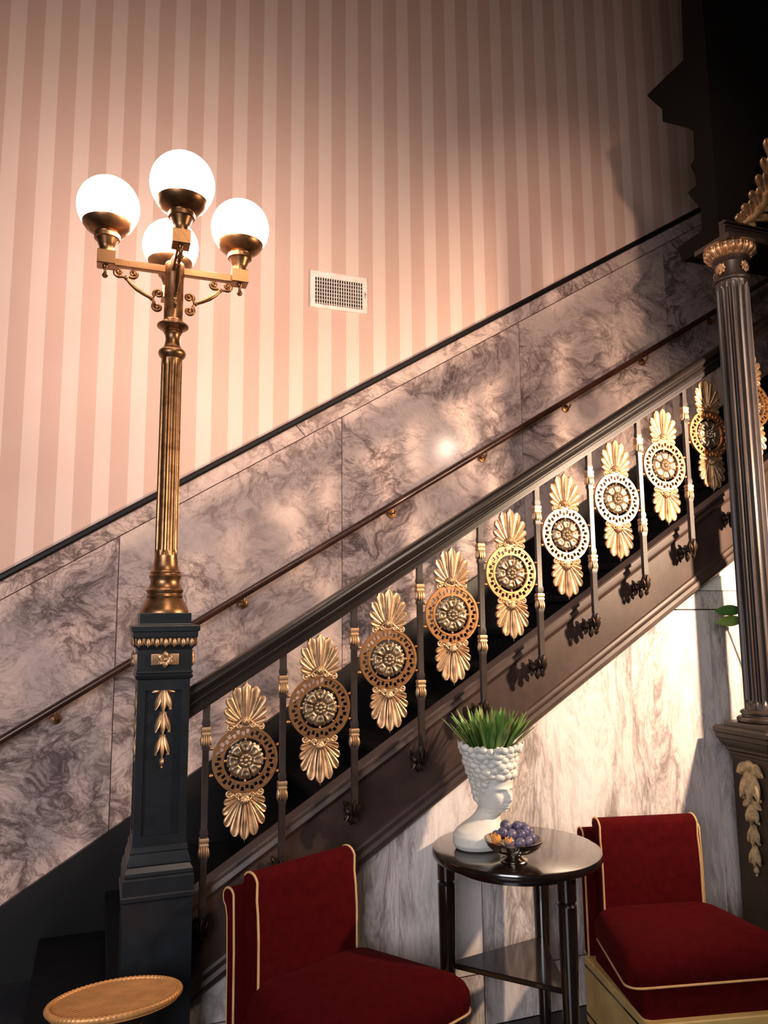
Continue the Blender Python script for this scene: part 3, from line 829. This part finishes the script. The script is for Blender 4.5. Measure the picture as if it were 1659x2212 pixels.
def gm(rad):
    b = MB(); b.sphere((0,0,0), rad, 12, (1,1,1.08)); return b
spots = []
for k in range(11):
    a = 2*PI*k/11; spots.append((.062*math.cos(a), .062*math.sin(a), .078))
for k in range(7):
    a = 2*PI*k/7+.3; spots.append((.035*math.cos(a)+.006, .035*math.sin(a), .096))
spots += [(-.048,-.012,.104), (-.030,-.004,.122), (-.020,.020,.118), (.040,-.018,.106), (.050,.014,.104), (.022,.008,.112), (.062,-.002,.092)]
names = ['heaped in the silver bowl']
gsrc = None
for i, (x, y, z) in enumerate(spots):
    if i in (5,6): continue
    if gsrc is None:
        gsrc = gm(.0185).build('grape', M_GRAPE, None, 180); tag(gsrc, 'dusky blue grape heaped in the footed silver bowl', 'grape', 'blue grapes heaped in the silver bowl'); o = gsrc
    else:
        o = gsrc.copy(); C.objects.link(o)
    o.location = (WX+x, WY+y, .7605+z); s_ = .92+.16*rg.random(); o.scale = (s_,s_,s_); o.rotation_euler = (rg.random()*6, rg.random()*6, 0)
for i, (x, y, z, lab) in enumerate(((-.076,-.012,.082,'orange papery husked berry at the left rim of the fruit bowl'), (-.048,-.052,.083,'small orange husked berry at the front of the fruit bowl'))):
    b = MB(); sc = 1 if i == 0 else .75
    b.sphere((0,0,0), .013*sc, 8)
    for k in range(5):
        a = 2*PI*k/5; b.petal(V(0,0,-.014*sc), V(math.cos(a)*.75,math.sin(a)*.75,.8), V(math.cos(a),math.sin(a),-.5), .040*sc, .014*sc, .004, curl=-.35, groove=.3)
    o = b.build('husked_berry', M_PHYS, None, 60); o.location = (WX+x,WY+y,.7605+z); tag(o, lab, 'berry', 'orange husked berries in the bowl')

# ------------------------------------------------------------------ slipper chairs
def rrect(hx, y0, y1, r, n=6, fl=0):
    pts = []
    for cx, cy, a0 in ((hx-r,y1-r,0), (-hx+r,y1-r,90), (-hx+r,y0+r,180), (hx-r,y0+r,270)):
        for k in range(n+1):
            a = math.radians(a0+90*k/n); x_, y_ = cx+r*math.cos(a), cy+r*math.sin(a)
            pts.append((x_*(1+fl*(y1-y_)/(y1-y0)/hx), y_))
    return pts
def make_chair(name, lab, loc, rz):
    t = thing(name, lab, 'chair', loc, rz, 'red velvet slipper chairs')
    SW, BW, FL = .255, .215, .078
    b = MB()
    b.bbox(-.275,.275,-.275,.27,0,.245,.004); b.build('plinth', M_CREAM, t, 0)
    b = MB()
    for z0, z1 in ((.208,.216), (.03,.038)):
        b.box(-.2762,.2762,-.2762,-.274,z0,z1)
        for s in (1,-1): b.box(*sorted((s*.274,s*.2762)), -.2762,.268,z0,z1)
    b.build('inlay', M_DARKWOOD, t, 0)
    b = MB()
    b.loft([[V(x,y,z) for x, y in rrect(SW-.012-i, -.245+i, .25, .03, fl=.03)] for z, i in ((.243,0), (.345,0), (.35,.006))])
    b.build('seat_base', M_VELVET, t, 40)
    # crowned cushion
    rings = []
    for z, i, k in ((.340,.010,0), (.352,.001,0), (.372,-.004,0), (.405,-.002,.0), (.432,.010,.0), (.450,.030,0), (.462,.065,0), (.470,.12,0), (.474,.18,0)):
        rings.append([V(x,y,z) for x, y in rrect(SW-i, -.252+i, .215-i*.6, max(.012, .05-.1*min(i,.2)*.5) if i < .05 else .05, fl=FL)])
    b = MB(); b.loft(rings); b.build('seat_cushion', M_VELVET, t, 60)
    b = MB(); p = rrect(SW+.001, -.253, .20, .048, fl=FL); b.tube([V(x,y,.350) for x, y in p], .0042, 8, close=True); b.build('seat_piping', M_PIPE, t, 60)
    # front pad of the back: profile in (y,z)
    def arc(cx, cz, r, a0, a1, n=8): return [(cx+r*math.cos(math.radians(a0+(a1-a0)*k/n)), cz+r*math.sin(math.radians(a0+(a1-a0)*k/n))) for k in range(n+1)]
    front = [(.196,.40), (.196,.50), (.197,.59), (.202,.66), (.209,.705)] + arc(.246,.742,.042,155,25,8) + [(.270,.69), (.264,.60), (.262,.40)]
    rear = [(.264,.246), (.266,.55), (.270,.655)] + arc(.300,.704,.031,150,-60,9) + [(.306,.645), (.301,.5), (.300,.246)]
    for nm, pf, bw2 in (('backrest', front, BW), ('back_panel', rear, BW+.046)):
        b = MB(); rows = []
        cy_ = sum(p[0] for p in pf)/len(pf); cz_ = sum(p[1] for p in pf)/len(pf)
        for x, s_ in ((-bw2,.93), (-bw2+.004,.985), (-bw2+.012,1), (bw2-.012,1), (bw2-.004,.985), (bw2,.93)):
            rows.append([V(x, cy_+(y-cy_)*s_, cz_+(z-cz_)*(1-(1-s_)*.35)) for y, z in pf])
        b.loft(rows); o = b.build(nm, M_VELVET, t, 50)
        for s in (1,-1):
            b = MB(); b.tube([V(s*(bw2-.003), y+(-.001 if nm == 'backrest' else 0), z) for y, z in (pf[:-4] if nm == 'backrest' else pf)], .0042, 8); b.build('piping', M_PIPE, o, 60)
    return t
ch = make_chair('slipper_chair', 'red velvet slipper chair left of the side table, below the gilt medallions', (.792,2.522,0), math.radians(24))
dup(ch, (2.112,2.535,0), 'red velvet slipper chair right of the side table, beside the column pedestal', math.radians(-12))

# ------------------------------------------------------------------ round stool, lower left
sl = thing('round_stool', 'copper-coloured woven stool with rope rim at the foot of the newel post', 'stool', (.083,2.475,0), math.radians(4))
sl.scale = (1,.62,1)
SZ, SR = .55, .178
def weave(a, z): return 1
b = MB(); n = 64; rows = []
b.lathe([(.01,SZ-.02), (SR,SZ-.02), (SR,SZ-.006), (.01,SZ-.006)], n=64)
k = -SR+.004
while k < SR-.003:
    h = math.sqrt(max(0, SR*SR-k*k))-.003
    c_, s_ = math.cos(math.radians(-62)), math.sin(math.radians(-62))
    b.tube([V(c_*u-s_*k, s_*u+c_*k, SZ-.006) for u in (-h,h)], (.0046), 6)
    k += .0092
b.build('woven_seat', M_COPPER, sl, 50)
b = MB(); pts = []; rr = []
for i in range(240):
    a = 2*PI*i/240; pts.append(V(SR*math.cos(a), SR*math.sin(a), SZ-.006)); rr.append(.0095+.0012*math.sin(i*PI/1.5))
b.tube(pts, rr, 8, close=True); b.build('rope_rim', M_COPPER, sl, 60)
b = MB(); b.lathe([(.12,0), (.13,.008), (.125,.02), (.06,.05), (.045,.20), (.045,.34), (.07,.46), (.13,SZ-.03), (.14,SZ-.021), (.05,SZ-.021)], n=48); b.build('pedestal', M_DARKWOOD, sl, 60)

# ------------------------------------------------------------------ plant behind the column
pb = thing('potted_plant', 'leafy green plant mostly hidden behind the fluted column', 'plant', (3.13,2.62,0))
b = MB(); b.lathe([(.02,0), (.10,0), (.105,.01), (.13,.26), (.14,.27), (.14,.30), (.128,.30), (.118,.26), (.02,.255)], n=40); b.build('pot', M_DARKWOOD, pb, 40)
b = MB()
for tip in (V(-.27,.25,1.63), V(-.26,.26,1.585), V(.02,.12,1.80), V(-.03,.13,1.70), V(.1,.05,1.6), V(.05,-.08,1.5)):
    b.tube([V(0,0,.25), V(tip.x*.15,tip.y*.2,.8), V(tip.x*.45,tip.y*.5,tip.z*.85), tip], [.007,.006,.004,.0025], 7)
b.build('stem', plain('green_stem', (.07,.12,.03), .6), pb, 60)
b = MB()
def leaf(b, o, d, nr, Ln, W): b.petal(o, d, nr, Ln, W, .004, curl=-.12, groove=.7, peak=.5)
leaf(b, V(-.26,.25,1.635), V(-1,.02,-.02), V(-.1,-1,.25), .155, .026)
leaf(b, V(-.25,.26,1.590), V(-1,.02,-.08), V(-.1,-1,.25), .155, .026)
for o, d in ((V(.02,.12,1.80), V(-.35,.1,.4)), (V(.02,.12,1.80), V(.8,.1,.2)), (V(-.03,.13,1.70), V(-.2,.1,.9)), (V(-.03,.13,1.70), V(.5,-.3,.2)), (V(.1,.05,1.6), V(.8,-.2,.3)), (V(.05,-.08,1.5), V(.3,-.8,.3)), (V(.05,-.08,1.5), V(.5,-.2,-.4)), (V(.02,.10,1.73), V(-.5,.2,.1))):
    leaf(b, o, d, V(-.3,-.8,.5), .12, .036)
b.build('foliage', M_LEAF, pb, 60)

# ------------------------------------------------------------------ lights
def look(o, target):
    d = Vector(target)-o.location; o.rotation_euler = d.to_track_quat('-Z', 'Y').to_euler()
def lamp(name, typ, loc, target, energy, col, **kw):
    l = bpy.data.lights.new(name, typ); l.energy = energy; l.color = col
    for k, v in kw.items(): setattr(l, k, v)
    o = bpy.data.objects.new(name, l); C.objects.link(o); o.location = loc; look(o, target); return o
lamp('column_spotlight', 'SPOT', (3.10,1.5,2.3), (2.30,2.96,1.95), 500, (1,.71,.48), spot_size=math.radians(110), spot_blend=.85, shadow_soft_size=.06)
lamp('wallpaper_pool_spot', 'SPOT', (1.5,.5,3.5), (2.80,4.1,3.72), 230, (1,.66,.48), spot_size=math.radians(40), spot_blend=1.0, shadow_soft_size=.06)  # unseen spot added for the pool of light on the striped wall
lamp('wainscot_wash_spot', 'SPOT', (3.12,1.5,3.25), (1.30,4.1,2.0), 170, (1,.72,.55), spot_size=math.radians(64), spot_blend=1.0, shadow_soft_size=.05)  # added unseen spot: highlight on the marble and a wash over the wainscot
lamp('lobby_daylight', 'AREA', (-2.3,-1.9,2.3), (.5,3.3,.6), 40, (.97,.95,1.0), shape='RECTANGLE', size=2.4, size_y=2.0, spread=math.radians(80))
lamp('overhead_fill', 'AREA', (.9,.2,4.6), (1.0,3.4,1.6), 34, (1,.78,.62), shape='DISK', size=1.0)  # unseen fill disc, added to even out shadow contrast on the wainscot
w = bpy.data.worlds.new('lobby_ambience'); S.world = w; w.use_nodes = True
w.node_tree.nodes['Background'].inputs[0].default_value = (.75,.62,.55,1); w.node_tree.nodes['Background'].inputs[1].default_value = .022

# ------------------------------------------------------------------ camera
f_px, pitch, yaw, roll = 1660.0, .13709, .35212, -.00874
cp, sp, cy, sy = math.cos(pitch), math.sin(pitch), math.cos(yaw), math.sin(yaw)
fw = V(sy*cp, cy*cp, sp); rt = V(cy,-sy,0); up = rt.cross(fw)
r2 = rt*math.cos(roll)+up*math.sin(roll); u2 = -rt*math.sin(roll)+up*math.cos(roll)
cam = bpy.data.cameras.new('camera'); co = bpy.data.objects.new('camera', cam); C.objects.link(co)
co.matrix_world = Matrix(((r2.x,u2.x,-fw.x,0), (r2.y,u2.y,-fw.y,0), (r2.z,u2.z,-fw.z,1.61), (0,0,0,1)))
cam.sensor_fit = 'VERTICAL'; cam.sensor_height = 24; cam.lens = f_px/2212*24; cam.clip_start = .05
S.camera = co
S.view_settings.view_transform = 'Standard'; S.view_settings.look = 'None'; S.view_settings.gamma = 1
S.view_settings.use_curve_mapping = False; S.view_settings.exposure = 0
